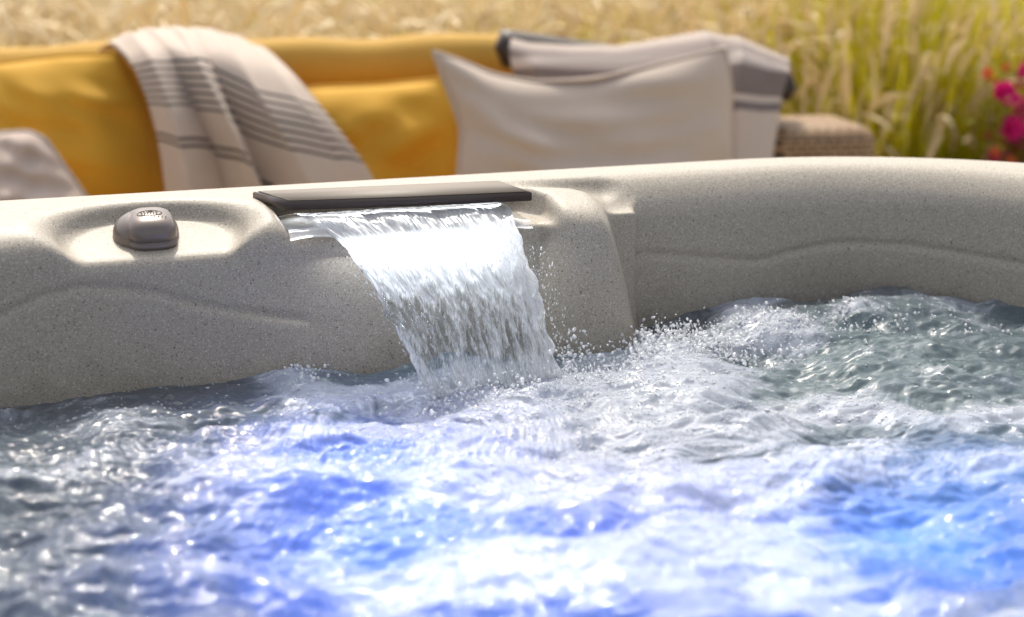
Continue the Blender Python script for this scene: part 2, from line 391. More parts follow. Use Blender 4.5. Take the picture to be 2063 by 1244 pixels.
def surface_nets(f, org, h):
    s = f < 0; nx_, ny_, nz_ = f.shape
    cnt = np.zeros((nx_-1, ny_-1, nz_-1), np.float32); acc = np.zeros(cnt.shape+(3,), np.float32)
    C = [(i, j, k) for i in (0, 1) for j in (0, 1) for k in (0, 1)]
    def sl3(c): return (slice(c[0], nx_-1+c[0]), slice(c[1], ny_-1+c[1]), slice(c[2], nz_-1+c[2]))
    for a in C:
        for ax in range(3):
            if a[ax] == 0:
                b = list(a); b[ax] = 1; A, B = f[sl3(a)], f[sl3(tuple(b))]
                x = (A < 0) != (B < 0); t = np.where(x, A/np.where(A == B, 1, A-B), 0)
                cnt += x
                for q in range(3): acc[..., q] += np.where(x, a[q]+(t if q == ax else 0), 0)
    act_ = cnt > 0; idx = -np.ones(cnt.shape, np.int64); ii = np.nonzero(act_); idx[ii] = np.arange(len(ii[0]))
    V = (np.stack(ii, -1)+acc[ii]/cnt[ii][:, None])*h+org
    faces = []
    for ax in range(3):
        a = [slice(1, -1)]*3; a[ax] = slice(0, -1); b = list(a); b[ax] = slice(1, None)
        A, B = s[tuple(a)], s[tuple(b)]
        for flip, x in ((0, A & ~B), (1, ~A & B)):
            p = np.stack(np.nonzero(x), -1)
            o1, o2 = [(1, 2), (2, 0), (0, 1)][ax]
            base = p.copy()
            for q in range(3):
                if q != ax: base[:, q] += 1
            def cell(d1, d2):
                c = base.copy(); c[:, o1] -= d1; c[:, o2] -= d2; return idx[c[:, 0], c[:, 1], c[:, 2]]
            qd = np.stack([cell(1, 1), cell(0, 1), cell(0, 0), cell(1, 0)], -1)
            faces.append(qd[:, ::-1] if flip else qd)
    return V, np.concatenate(faces)
hs = .0034
us = np.arange(-.78, .96, hs); ns = np.arange(-.30, .62, hs); zs = np.arange(-.13, .23, hs)
# two blocks: the straight run, and the corner
def block(u0, u1, n0, n1):
    us = np.arange(u0, u1, hs); ns = np.arange(n0, n1, hs)
    Ug, Ng, Zg = np.meshgrid(us.astype(np.float32), ns.astype(np.float32), zs.astype(np.float32), indexing='ij')
    V, F = surface_nets(shell_field(Ug, Ng, Zg).astype(np.float32), np.array([us[0], ns[0], zs[0]]), hs)
    return L2W(V[:, 0], V[:, 1], V[:, 2]), F
tub = empty('hot_tub', tuple(L2W(np.array(0.), np.array(0.), -.72)))
tag(tub, 'speckled beige acrylic hot tub with built-in waterfall, full of churning water', 'hot tub')
V1, F1 = block(-.78, 1.14, -.27, .55)
mesh_np('shell', V1, F1, M_SHELL, tub)
# rest of the rim (outside the photograph) as a swept profile, same section
def rim_path():
    pts = []
    def arc(cu, cn, a0, a1, k=24):
        for a in np.linspace(a0, a1, k): pts.append((cu, cn, math.cos(a), math.sin(a), NB))
    arc(UB, NB, -.0, -.0, 1)
    P = []
    for t in np.linspace(.53, NFAR-NB, 8): P.append((UB+NB, t, -1, 0))
    for a in np.linspace(0, math.pi/2, 16): P.append((UB+NB*math.cos(a), NFAR-NB+NB*math.sin(a), -math.cos(a), -math.sin(a)))
    for t in np.linspace(UB, UA, 10)[1:]: P.append((t, NFAR, 0, -1))
    for a in np.linspace(math.pi/2, math.pi, 16)[1:]: P.append((UA+NB*math.cos(a), NFAR-NB+NB*math.sin(a), -math.cos(a), -math.sin(a)))
    for t in np.linspace(NFAR-NB, NB, 8)[1:]: P.append((UA-NB, t, 1, 0))
    for a in np.linspace(math.pi, 1.5*math.pi, 16)[1:]: P.append((UA+NB*math.cos(a), NB+NB*math.sin(a), -math.cos(a), -math.sin(a)))
    P.append((-.775, 0, 0, 1))
    return np.array(P)
RP = rim_path()
prof = [(-.02, -.6), (-.01, -.12), (-.022, .0), (-.022, .13), (-.03, .165), (-.05, .19), (-.075, .200), (-.10, .2015), (-.13, .195), (-.17, .18), (-.21, .168), (-.235, .15), (-.24, .12), (-.24, .02)]
profL = [(.05, -.6), (.048, -.12), (.036, .0), (.036, .146), (.029, .170), (.012, .186), (-.02, .194), (-.085, .2005), (-.13, .195), (-.17, .18), (-.21, .168), (-.235, .15), (-.24, .12), (-.24, .02)]
VV = []
for i_, (u, n, a, b) in enumerate(RP):
    for (m, z) in (profL if i_ >= len(RP)-2 else prof): VV.append(L2W(np.array(u+a*m), np.array(n+b*m), z))
mesh_np('rim', np.array(VV), grid_faces(len(RP), len(prof)), M_SHELL, tub)
# cabinet skirt all round
CP = [(u, n, a, b) for (u, n, a, b) in RP]+[(t, 0, 0, 1) for t in np.linspace(-.7, UB, 12)]+[(UB+NB*math.cos(a), NB+NB*math.sin(a), -math.cos(a), -math.sin(a)) for a in np.linspace(-math.pi/2, 0, 16)[1:]]
VV = [L2W(np.array(u+a*m), np.array(n+b*m), z) for (u, n, a, b) in CP for (m, z) in ((-.20, -.72), (-.20, .13))]
mesh_np('cabinet', np.array(VV), grid_faces(len(CP), 2, True), M_CAB, tub)

# --- waterfall cover: bevelled slab, taupe top, dark fascia
def slab(corners, z0, z1, mat, name, parent, bev=.002, seg=3):
    bm = bmesh.new()
    lo = [bm.verts.new(L2W(np.array(u), np.array(n), z0)) for u, n in corners]; hi = [bm.verts.new(L2W(np.array(u), np.array(n), z1)) for u, n in corners]
    k = len(corners)
    bm.faces.new(lo[::-1]); bm.faces.new(hi)
    for i in range(k): bm.faces.new([lo[i], lo[(i+1) % k], hi[(i+1) % k], hi[i]])
    bmesh.ops.recalc_face_normals(bm, faces=bm.faces)
    bmesh.ops.bevel(bm, geom=bm.edges[:], offset=bev, segments=seg, affect='EDGES')
    o = bm_obj(name, bm, mat, parent); return o
cover = slab([(-.131, .016), (.005, .035), (.148, .047), (.136, -.036), (-.158, -.058)], .1868, .1968, M_FASCIA, 'waterfall_cover', tub, .0009)
slab([(-.127, .0135), (.005, .0325), (.1445, .0445), (.133, -.033), (-.152, -.055)], .1969, .1982, M_COVER, 'cover_panel', cover, .0008, 2)

# --- diverter valve knob in its scoop
KU, KN, KZ = -.283, -.026, .152
knobT = Matrix.Translation(Vector(L2W(np.array(KU), np.array(KN), KZ))) @ Matrix.Rotation(AU, 4, 'Z') @ Matrix.Rotation(R(10), 4, 'X')
def lathe(prof, k=64):
    V = [];
    for (r, z) in prof:
        for i in range(k):
            a = 2*math.pi*i/k; V.append((r*math.cos(a), r*math.sin(a), z))
    V = np.array(V); F = []
    for j in range(len(prof)-1):
        for i in range(k): F.append((j*k+i, j*k+(i+1) % k, (j+1)*k+(i+1) % k, (j+1)*k+i))
    return V, np.array(F)
def tf(V, T): 
    M = np.array(T); return V @ M[:3, :3].T+M[:3, 3]
V, F = lathe([(.0001, -.014), (.034, -.014), (.0365, -.010), (.0372, -.002), (.0368, .004), (.036, .006), (.0362, .008), (.0355, .016), (.034, .021), (.030, .0265), (.024, .031), (.016, .0345), (.008, .036), (.0001, .0365)], 72)
knob = mesh_np('diverter_knob', tf(V, knobT), F, M_KNOB, tub)
def sup(a, e): return math.copysign(abs(math.cos(a))**e, math.cos(a)), math.copysign(abs(math.sin(a))**e, math.sin(a))
VV = []; K = 56
for (sc, z) in [(.96, -.006), (1.0, -.003), (1.0, .004), (.955, .0050), (.955, .0066), (1.0, .0076), (.99, .0125), (.93, .0133), (.93, .0150), (.975, .0160), (.96, .0235), (.90, .0290), (.78, .0335), (.60, .0368), (.35, .0385), (.08, .0390)]:
    for i in range(K):
        cx, cy = sup(2*math.pi*i/K, .62); VV.append((.0285*sc*cx+.005, .034*sc*cy-.0065, z))
VV = np.array(VV); rings = len(VV)//K
g = []
for j in range(rings-1):
    for i in range(K): g.append((j*K+i, j*K+(i+1) % K, (j+1)*K+(i+1) % K, (j+1)*K+i))
grip = mesh_np('grip', tf(VV, knobT), np.array(g), M_KNOB, knob)
# raised emblem on the top: an oval ring, short illegible strokes and dots, and the curved mark below it
def tube_pts(pts, r, k=8):
    pts = [Vector(p) for p in pts]; V = []; n = len(pts)
    for i, p in enumerate(pts):
        t = (pts[min(i+1, n-1)]-pts[max(i-1, 0)]).normalized(); a = t.orthogonal().normalized(); b = t.cross(a)
        rr = r[i] if isinstance(r, (list, tuple, np.ndarray)) else r
        for q in range(k):
            an = 2*math.pi*q/k; V.append(p+a*rr*math.cos(an)+b*rr*math.sin(an))
    F = [(i*k+q, i*k+(q+1) % k, (i+1)*k+(q+1) % k, (i+1)*k+q) for i in range(n-1) for q in range(k)]
    return np.array([tuple(v) for v in V]), F
def top_z(x, y):   # height of the dome of the grip
    s = np.clip(np.interp(max(abs(x-.005)/.0285, abs(y+.0065)/.034), [0, .35, .6, .78, .9, 1], [.0391, .0386, .0369, .0336, .0291, .018]), 0, 1)
    return float(s)
EV, EF = [], []
def add_stroke(pts, r):
    V, F = tube_pts(pts, r, 6); o = sum(len(v) for v in EV); EV.append(V); EF.extend([tuple(i+o for i in f) for f in F])
add_stroke([(.004+.0135*math.cos(a), -.010+.0075*math.sin(a), top_z(.004+.0135*math.cos(a), -.010+.0075*math.sin(a))+.0002) for a in np.linspace(0, 2*math.pi, 40)], .0004)
for i, x in enumerate(np.linspace(-.005, .011, 6)):
    add_stroke([(x, -.0065, top_z(x, -.0065)+.0003), (x+.0012, -.010, top_z(x, -.010)+.0004), (x+.0002, -.0135, top_z(x, -.0135)+.0003)], .00055)
for x in np.linspace(.004, .020, 5):
    add_stroke([(x, -.0205, top_z(x, -.0205)+.0002), (x+.0014, -.0207, top_z(x, -.0205)+.0003)], .0006)
mesh_np('emblem', tf(np.concatenate(EV), knobT), np.array(EF), M_KNOB_DARK, grip)
sm_p = [(.0052+x, -.0405+.004*(x/.016)**2, .0180+.0050*(x/.016)**2) for x in np.linspace(-.016, .016, 24)]
sm_r = [.0003+.0011*math.sqrt(max(0, 1-(x/.016)**2)) for x in np.linspace(-.016, .016, 24)]
V, F = tube_pts([(a, b+.0032, c+.0022) for a, b, c in sm_p], sm_r, 8); mesh_np('thumb_groove', tf(V, knobT), np.array(F), M_KNOB_DARK, grip)

# ================================================================== WATER SURFACE
def spaced(a, b, segs):
    out = [a]
    for (e, st) in segs:
        k = max(1, int(round((e-out[-1])/st))); out += list(np.linspace(out[-1], e, k+1)[1:])
    return np.array(out)
wx = spaced(-1.6, 1.2, [(-.80, .02), (.80, .0016), (1.6, .02)]); wy = spaced(-.6, 2.4, [(.80, .02), (2.0, .0019), (2.4, .02)])
WX, WY = np.meshgrid(wx, wy, indexing='ij')
hz = samp(H, WX, WY); fo = samp(FOAM, WX, WY)
lu, ln = W2L(WX, WY); mm = plan_m(lu, ln)
TEAL = np.clip(.15+.9*blob(1700, 760, .40, .22)+.25*low2*.3+.6*blob(800, 900, .10, .12), 0, 1)
V = np.stack([WX, WY, hz], -1).reshape(-1, 3); F_ = grid_faces(len(wx), len(wy))
keep = (mm.reshape(-1)[F_] > -.10).all(1); F_ = F_[keep]
used = np.zeros(len(V), bool); used[F_.ravel()] = True; remap = np.cumsum(used)-1
wat = mesh_np('water', V[used], remap[F_], M_WATER, None, attrs={'foam': fo.reshape(-1)[used], 'clear': samp(CLEAR.astype(np.float32), WX, WY).reshape(-1)[used], 'teal': samp(TEAL.astype(np.float32), WX, WY).reshape(-1)[used]})
tag(wat, 'churning bubbling water filling the tub, white foam and blue glow', 'water', kind='structure')

# ================================================================== THE FALL
def fall_pt(a, b):
    """a 0..1 left to right, b 0..1 from under the cover down into the pool -> u, n, z"""
    kb = np.array([0, .08, .16, .24, .34, .46, .58, .70, .82, .92, 1.0])
    kn = np.array([-.02, .018, .044, .060, .073, .084, .100, .117, .134, .147, .156])
    kz = np.array([.176, .179, .174, .162, .144, .119, .092, .062, .028, .000, -.022])
    kl = np.array([-.118, -.114, -.103, -.086, -.070, -.058, -.045, -.031, -.016, -.006, .000])
    kr = np.array([.125, .124, .122, .122, .124, .128, .133, .138, .142, .146, .149])
    def cub(kv):
        return np.interp(b, kb, kv)*.5+.25*(np.interp(np.clip(b-.03, 0, 1), kb, kv)+np.interp(np.clip(b+.03, 0, 1), kb, kv))
    n = cub(kn); z = cub(kz); l = cub(kl); r = cub(kr)
    u = l+(r-l)*a
    n = n+.012*a*sst(.1, .3, b)+.010*(a-.5)*(a > .5)
    return u, n, z
NA, NBB = 260, 420
a = np.linspace(0, 1, NA); b = np.linspace(0, 1, NBB); A, B = np.meshgrid(a, b, indexing='ij')
def rand1(n, wave, seed, m=None):
    g = np.random.default_rng(seed).standard_normal((n, m or 1)); f0 = np.fft.fftfreq(n)[:, None]
    S = np.exp(-((np.abs(f0)-1/wave)/(0.6/wave))**2)
    h = np.real(np.fft.ifft(np.fft.fft(g, axis=0)*S, axis=0)); return h/h.std()
def aniso(seed, wa, wb):
    g = np.random.default_rng(seed).standard_normal((NA, NBB)); fa = np.fft.fftfreq(NA)[:, None]; fb = np.fft.fftfreq(NBB)[None, :]
    S = np.exp(-.5*((fa*wa)**2+(fb*wb)**2))*(1-np.exp(-.5*((fa*wa*3)**2+(fb*wb*3)**2)))
    h = np.real(np.fft.ifft2(np.fft.fft2(g)*S)); return h/h.std()
rid = aniso(3, 5, 60); rid2 = aniso(4, 2.2, 22); rid3 = aniso(5, 14, 60)
u, n, z = fall_pt(A, B)
edge = np.minimum(A, 1-A); th = .0048*np.sqrt(np.clip(edge*12, 0, 1))*(1.25-.75*B)
bulge = (.004*np.abs(np.sin(A*9.3+.6))*np.exp(-((B-.13)/.07)**2))
dn = .0010*rid+.0004*rid2+.0018*rid3
u = u+(.0016*rid3+.0004*rid2)*np.where(edge < .06, 1, .2)*sst(.1, .4, B)
front = L2W(u, n+th+dn, z+bulge); back = L2W(u, n-th+dn*.4, z-.3*th)
fm = 1.55-1.20*sst(.42, .62, B)+.75*sst(.74, .95, B)+.18*rid3*sst(.3, .5, B)
fm = fm+.55*np.exp(-((A-.0)/.05)**2)*sst(.2, .5, B)*.6+.75*sst(.72, .97, A)*sst(.95, .5, B)+.25*(A-.3)*sst(.4, .6, B)
fm = fm-.05*sst(.55, .6, B)*(1-sst(.75, .85, B))+.35*sst(.78, .95, B)
st = np.stack([u, -z*1.0+n*.5, 0*u], -1).reshape(-1, 3)
Vf = np.concatenate([front.reshape(-1, 3), back.reshape(-1, 3)]); Ff = grid_faces(NA, NBB); Fb = Ff[:, ::-1]+NA*NBB
i = np.arange(NBB-1); s0 = np.stack([i, i+1, i+1+NA*NBB, i+NA*NBB], -1); q = (NA-1)*NBB+i; s1 = np.stack([q+1, q, q+NA*NBB, q+1+NA*NBB], -1)
fall = mesh_np('waterfall', Vf, np.concatenate([Ff, Fb, s0, s1]), M_FALL, None, attrs={'foam': np.concatenate([fm.ravel(), fm.ravel()-1.2]), 'st': np.concatenate([st, st+.3])})
tag(fall, 'white sheet of water pouring from under the dark cover into the tub', 'waterfall')
# thin pool lying on the ledge left and right of the fall
ua = np.linspace(-.133, .150, 160); na = np.linspace(-.05, .046, 50); UU, NN = np.meshgrid(ua, na, indexing='ij')
zz = .1660+.0018*np.sin(UU*70)*np.sin(NN*60+1)+.003*np.exp(-((UU+.10)/.035)**2)-.009*sst(.030, .046, NN)-.004*sst(.12, .15, UU)
fmp = 1.9*(1-sst(.10, .125, UU))-.1
led_o = mesh_np('ledge_water', L2W(UU, NN, zz).reshape(-1, 3), grid_faces(160, 50), M_FALL, fall, attrs={'foam': fmp.ravel(), 'st': np.stack([UU, NN, UU*0], -1).reshape(-1, 3)})

# ================================================================== DROPS AND BUBBLES
oct_ = []
def unit_ball(nl=4, nm=6):
    V = [(0, 0, 1)]
    for i in range(1, nl):
        t = math.pi*i/nl
        for j in range(nm): V.append((math.sin(t)*math.cos(2*math.pi*j/nm), math.sin(t)*math.sin(2*math.pi*j/nm), math.cos(t)))
    V.append((0, 0, -1)); F = []
    for j in range(nm):
        F.append((0, 1+j, 1+(j+1) % nm)); L = 1+(nl-2)*nm; F.append((L+(j+1) % nm, L+j, len(V)-1))
        for i in range(nl-2):
            a = 1+i*nm+j; b = 1+i*nm+(j+1) % nm; F.append((a, a+nm, b+nm)); F.append((a, b+nm, b))
    return np.array(V), np.array(F)
BV, BF = unit_ball()
def balls(P, r, d=None, el=None):
    """P (n,3) centres, r radii, d (n,3) unit elongation axis, el stretch"""
    n = len(P); V = BV[None]*r[:, None, None]
    if d is not None:
        dot = (V*d[:, None, :]).sum(-1, keepdims=True); V = V+dot*d[:, None, :]*(el[:, None, None]-1)
    V = V+P[:, None, :]; F = BF[None]+np.arange(n)[:, None, None]*len(BV)
    return V.reshape(-1, 3), F.reshape(-1, 3)
# bubbles floating on the aerated water
N = 300000
bx = rng.uniform(-.62, .80, N); by = rng.uniform(.92, 1.85, N)
ff = samp(MASK, bx, by); sc_ = samp(streak_c.astype(np.float32), bx, by); rm_ = samp(ridge, bx, by)
k = (rng.random(N) < (.028+.30*ff**1.5)*np.clip(.45+.6*sc_, 0, 1.5)) & (plan_m(*W2L(bx, by)) > .03)
bx, by = bx[k], by[k]; r = np.clip(rng.lognormal(-7.55, .32, len(bx)), .0003, .0015)
dxy = np.stack([samp(vx, bx, by), samp(vy, bx, by), 0*bx], -1); dxy /= np.linalg.norm(dxy, axis=1, keepdims=True)
P = np.stack([bx, by, samp(H, bx, by)+r*.35], -1)
Vb, Fb_ = balls(P, r, dxy, rng.uniform(1.0, 3.2, len(bx)))
bub = mesh_np('foam_bubbles', Vb, Fb_, M_DROP); tag(bub, 'small bright bubbles and flecks riding on the churning water', 'bubbles', kind='stuff')
# spray: thrown drops
SPP, SPR, SPD, SPE = [], [], [], []
def spray(n, px, py, z0, sx, sy, sz, r0=.0008, el=1.6, up=True):
    c = on_z(px, py, z0)
    x = rng.normal(c[0], sx, n); y = rng.normal(c[1], sy, n); h = samp(H, x, y)+np.abs(rng.normal(0, sz, n))
    for i in range(n):
        SPP.append((x[i], y[i], h[i])); SPR.append(min(.0022, r0*rng.lognormal(0, .55))); d = rng.normal(0, 1, 3)+np.array([0, 0, 1.0]); SPD.append(d/np.linalg.norm(d)); SPE.append(rng.uniform(1, el))
spray(520, 1230, 745, .01, .035, .030, .010); spray(260, 1290, 700, .02, .015, .025, .014); spray(900, 1440, 690, .02, .045, .030, .010, .0009)
spray(160, 1330, 650, .03, .020, .02, .010, .0011); spray(260, 1560, 650, .03, .05, .02, .006, .0008); spray(380, 1000, 800, .0, .06, .018, .012, .0009); spray(150, 1150, 745, .0, .018, .02, .020, .0009)
spray(140, 870, 795, .0, .02, .015, .006, .0008); spray(60, 620, 770, .0, .015, .015, .005, .0009); spray(240, 1700, 625, .04, .11, .02, .004, .0010)
# drops tearing off the fall
for i in range(520):
    aa = rng.choice([rng.normal(0, .025), 1+abs(rng.normal(0, .05)), rng.uniform(0, 1)], p=[.22, .33, .45]); bb = rng.uniform(.25, .97)**.8
    uu, nn_, z_ = fall_pt(np.array(aa), np.array(bb)); sl_ = fall_pt(np.array(aa), np.array(min(1, bb+.03)))
    p = L2W(uu+rng.normal(0, .002), nn_+.007+abs(rng.normal(0, .003)), z_); p2 = L2W(sl_[0], sl_[1]+.007, sl_[2]); d = p2-p; d = d/(np.linalg.norm(d)+1e-9)
    SPP.append(tuple(p)); SPR.append(.0004*rng.lognormal(0, .35)); SPD.append(d); SPE.append(rng.uniform(1.2, 4))
Vb, Fb_ = balls(np.array(SPP), np.array(SPR), np.array(SPD), np.array(SPE))
spr = mesh_np('water_spray', Vb, Fb_, M_DROP); tag(spr, 'spray of sunlit drops thrown up around the foot of the waterfall', 'spray', kind='stuff')

# ================================================================== GROUND
GZ = -.72
def ground_mat(name, c1, c2, scale):
    t = NT(name); co = t.n('TexCoord').outputs['Object']; nz = t.noise(co, scale, 6, .65)
    return t.surf(t.n('BsdfPrincipled', {'Base Color': t.mix(nz, c1, c2), 'Roughness': .9, 'Normal': t.n('Bump', {'Height': nz, 'Strength': .4, 'Distance': .01})}))
g = mesh_np('ground', np.array([(-200, -200, GZ), (200, -200, GZ), (200, 200, GZ), (-200, 200, GZ)]), np.array([[0, 1, 2, 3]]), ground_mat('dry_soil', (.16, .12, .05), (.30, .24, .10), 3), smooth=False)
tag(g, 'dry sandy ground of the garden', 'ground', kind='structure')
g = mesh_np('patio', np.array([(-4, -3, GZ+.004), (4, -3, GZ+.004), (4, 4.15, GZ+.004), (-4, 4.15, GZ+.004)]), np.array([[0, 1, 2, 3]]), ground_mat('patio_stone', (.34, .30, .25), (.45, .41, .35), 12), smooth=False)
tag(g, 'stone patio under the tub and the sofa', 'patio', kind='structure')

# ================================================================== SOFA
def sofa_pt(s, off, z): return np.array([S0[0]+s*SU[0]+off*SV[0], S0[1]+s*SU[1]+off*SV[1], z])
def s_of(px, py, off=0): p = SP(px, py, off); return float((p[:2]-S0-off*SV) @ SU), float(p[2])
def rounded_box(name, s0, s1, o0, o1, z0, z1, r, mat, parent, seg=5, wob=0.0, cuts=0):
    bm = bmesh.new(); bmesh.ops.create_cube(bm, size=1)
    for v in bm.verts: v.co = Vector(((s0+s1)/2+v.co.x*(s1-s0), (o0+o1)/2+v.co.y*(o1-o0), (z0+z1)/2+v.co.z*(z1-z0)))
    bmesh.ops.bevel(bm, geom=bm.edges[:], offset=r, segments=seg, affect='EDGES', profile=.5)
    if cuts: bmesh.ops.subdivide_edges(bm, edges=bm.edges[:], cuts=cuts, use_grid_fill=True)
    for v in bm.verts:
        x, y, z = v.co
        if wob: z += wob*math.sin(x*9+y*5)*math.sin(x*3.1+1); y += wob*math.sin(x*7+z*9)
        v.co = Vector(sofa_pt(x, y, z))
    return bm_obj(name, bm, mat, parent)
def wicker_mat():
    t = NT('woven_rattan'); co = t.n('Attribute', attribute_name='st').outputs['Vector']
    b = t.n('TexBrick', {'Vector': co, 'Color1': (.52, .33, .17), 'Color2': (.38, .22, .10), 'Mortar': (.06, .035, .02), 'Scale': 1.0, 'Mortar Size': .0035, 'Mortar Smooth': .6, 'Brick Width': .026, 'Row Height': .013})
    return t.surf(t.n('BsdfPrincipled', {'Base Color': b.outputs['Color'], 'Roughness': .6, 'Normal': t.n('Bump', {'Height': b.outputs['Fac'], 'Strength': -1.0, 'Distance': .004})}))
M_WICK = wicker_mat()
def add_st(o):
    me = o.data; n = len(me.vertices); c = np.zeros(n*3, np.float32); me.vertices.foreach_get('co', c); c = c.reshape(-1, 3)
    q = np.zeros(n*3, np.float32); me.vertices.foreach_get('normal', q); q = q.reshape(-1, 3)
    s = c[:, :2] @ SU; f = c[:, :2] @ SV
    st = np.stack([s+f, c[:, 2]+f*(np.abs(q[:, 2]) > .7), 0*s], -1)
    at = me.attributes.new('st', 'FLOAT_VECTOR', 'POINT'); at.data.foreach_set('vector', st.astype(np.float32).ravel())
sofa = empty('sofa', tuple(sofa_pt(-.3, .3, GZ)), 0)
tag(sofa, 'long wicker garden sofa with mustard padded back behind the tub', 'sofa')
sA0, zt = s_of(1560, 262, -.10); sA1, _ = s_of(1762, 240, -.05)
arm = rounded_box('armrest', sA0, sA1, -.10, .16, GZ+.02, zt, .045, M_WICK, sofa, 6, 0, 0); add_st(arm)
arm = rounded_box('armrest', -2.15, -1.90, -.45, .52, GZ+.02, zt, .045, M_WICK, sofa, 6); add_st(arm)
o = rounded_box('frame', -1.895, sA0-.003, -.40, .50, GZ+.10, GZ+.30, .02, M_WICK, sofa); add_st(o)
o = rounded_box('back_panel', -1.895, sA0-.003, .34, .46, GZ+.301, zt-.0, .03, M_WICK, sofa); add_st(o)
rounded_box('seat_cushion', -1.88, sA0-.015, -.42, .30, GZ+.303, GZ+.45, .05, M_YEL, sofa, 5)
# padded back roll along the top
def tube_world(name, pts, rad, mat, parent, k=28, caps=True, squash=1.0):
    pts = [Vector(p) for p in pts]; V = []; n = len(pts)
    for i, p in enumerate(pts):
        t = (pts[min(i+1, n-1)]-pts[max(i-1, 0)]).normalized(); a = Vector((0, 0, 1)); b = t.cross(a).normalized()
        for q in range(k):
            an = 2*math.pi*q/k; V.append(tuple(p+a*rad[i]*math.sin(an)+b*rad[i]*squash*math.cos(an)))
    F = [(i*k+q, i*k+(q+1) % k, (i+1)*k+(q+1) % k, (i+1)*k+q) for i in range(n-1) for q in range(k)]
    return mesh_np(name, np.array(V), np.array(F), mat, parent)
pts, rad = [], []
for t in np.linspace(0, 1, 60):
    px = -260+t*1330; p = SP(px, 150-.030*(px), .30); p[2] += .004*math.sin(t*23)
    r = .062*min(1, math.sqrt(max(0, 1-(2*t-1)**20)+1e-4)); pts.append(p); rad.append(max(.002, r*(1+.03*math.sin(t*40))))
tube_world('back_roll', pts, rad, M_YEL2, sofa)

# cushions: inflated patches between four photo-placed edges
def poly(pts, t):
    P = np.array(pts, float); d = np.r_[0, np.cumsum(np.linalg.norm(np.diff(P, axis=0), axis=1))]; d /= d[-1]
    return np.stack([np.interp(t, d, P[:, i]) for i in range(P.shape[1])], -1)
def smooth_poly(pts, n, off, k=3):
    W = np.array([SP(x, y, off if len(p) == 2 else off+p[2]) for p in pts for x, y in [p[:2]]])
    q = poly(W, np.linspace(0, 1, n))
    for _ in range(k*3): q[1:-1] = .25*q[:-2]+.5*q[1:-1]+.25*q[2:]
    return q
def cushion(name, top, right, bottom, left, off, T, mat, label, cat, group=None, n=56, seed=0, wr=.006, dents=()):
    g = smooth_poly
    t, b = g(top, n, off), g(bottom, n, off); l, r = g(left, n, off), g(right, n, off)
    a = np.linspace(0, 1, n)[:, None, None]; c = np.linspace(0, 1, n)[None, :, None]
    tl, tr, bl, br = t[0], t[-1], b[0], b[-1]
    P = (1-c)*t[:, None]+c*b[:, None]+(1-a)*l[None]+a*r[None]-((1-a)*(1-c)*tl+a*(1-c)*tr+(1-a)*c*bl+a*c*br)
    A = a[..., 0]*2-1; C = c[..., 0]*2-1
    pr = (np.clip(1-np.abs(A)**2.4, 0, 1)*np.clip(1-np.abs(C)**2.4, 0, 1))**.55
    rg = np.random.default_rng(seed); w = np.zeros((n, n))
    for _ in range(26):
        kx, ky = rg.normal(0, 8, 2); w += np.sin(kx*A+ky*C+rg.uniform(0, 6.3))*rg.uniform(.3, 1)/(1+.15*math.hypot(kx, ky))
    for (da, dc, ra, rc, amp) in dents: pr = pr+amp*np.exp(-((A-da)/ra)**2-((C-dc)/rc)**2)*np.clip(1-A**2, 0, 1)
    ax = np.array([SV[0], SV[1], .10]); dep = (T*pr+wr*w*np.clip(pr, 0, 1))[..., None]
    fr_, bk = P-dep*ax, P+dep*ax*.6
    V = np.concatenate([fr_.reshape(-1, 3), bk.reshape(-1, 3)]); f = grid_faces(n, n)
    bm = bmesh.new(); me = bpy.data.meshes.new('t'); me.from_pydata(V.tolist(), [], np.concatenate([f, f[:, ::-1]+n*n]).tolist()); bm.from_mesh(me); bpy.data.meshes.remove(me)
    bmesh.ops.remove_doubles(bm, verts=bm.verts, dist=.0004); bmesh.ops.recalc_face_normals(bm, faces=bm.faces)
    o = bm_obj(name, bm, mat); tag(o, label, cat, group)
    loop = np.concatenate([t[:-1], r[:-1], b[::-1][:-1], l[::-1]]); pv, pf = tube_pts(loop, .0042, 8)
    mesh_np('piping', pv, np.array(pf), mat, o); return o
cushion('back_cushion', [(-150, 122), (0, 128), (120, 112), (240, 108)], [(240, 108), (290, 190), (318, 300), (352, 470)], [(-160, 480), (0, 480), (200, 480), (352, 470)], [(-150, 122), (-170, 300), (-160, 480)], -.02, .09, M_YEL, 'plump mustard yellow back cushion left of the striped throw', 'cushion', 'mustard back cushions on the sofa', seed=3, wr=.013)
cushion('back_cushion', [(560, 185), (640, 176), (760, 172), (900, 158)], [(900, 158), (930, 230), (935, 330), (930, 460)], [(540, 470), (700, 470), (930, 460)], [(560, 185), (540, 300), (540, 470)], .06, .09, M_YEL, 'mustard yellow back cushion between the striped throw and the cream pillow', 'cushion', 'mustard back cushions on the sofa', seed=5, wr=.013)
cushion('pillow', [(872, 104), (930, 122), (990, 150), (1080, 166), (1200, 160), (1330, 130), (1462, 96)], [(1462, 96), (1474, 180), (1472, 280), (1480, 450)], [(915, 450), (1100, 465), (1300, 465), (1480, 450)], [(872, 104), (905, 190), (930, 260), (915, 450)], -.22, .085, M_CREAM2, 'large cream linen pillow with pointed corners in front of the grey towel', 'pillow', 'pale linen pillows on the sofa', seed=9, wr=.014, dents=[(.05, -.9, .4, .5, -.25), (-.62, -.2, .12, .9, -.18)])
cushion('pillow', [(-150, 262), (0, 268), (60, 264), (92, 280)], [(92, 280), (120, 320), (165, 385), (235, 480)], [(-140, 490), (60, 490), (235, 480)], [(-150, 262), (-160, 380), (-140, 490)], -.32, .075, M_CREAM, 'pale linen pillow with a grey line, cut off at the left edge', 'pillow', 'pale linen pillows on the sofa', seed=12, wr=.012)

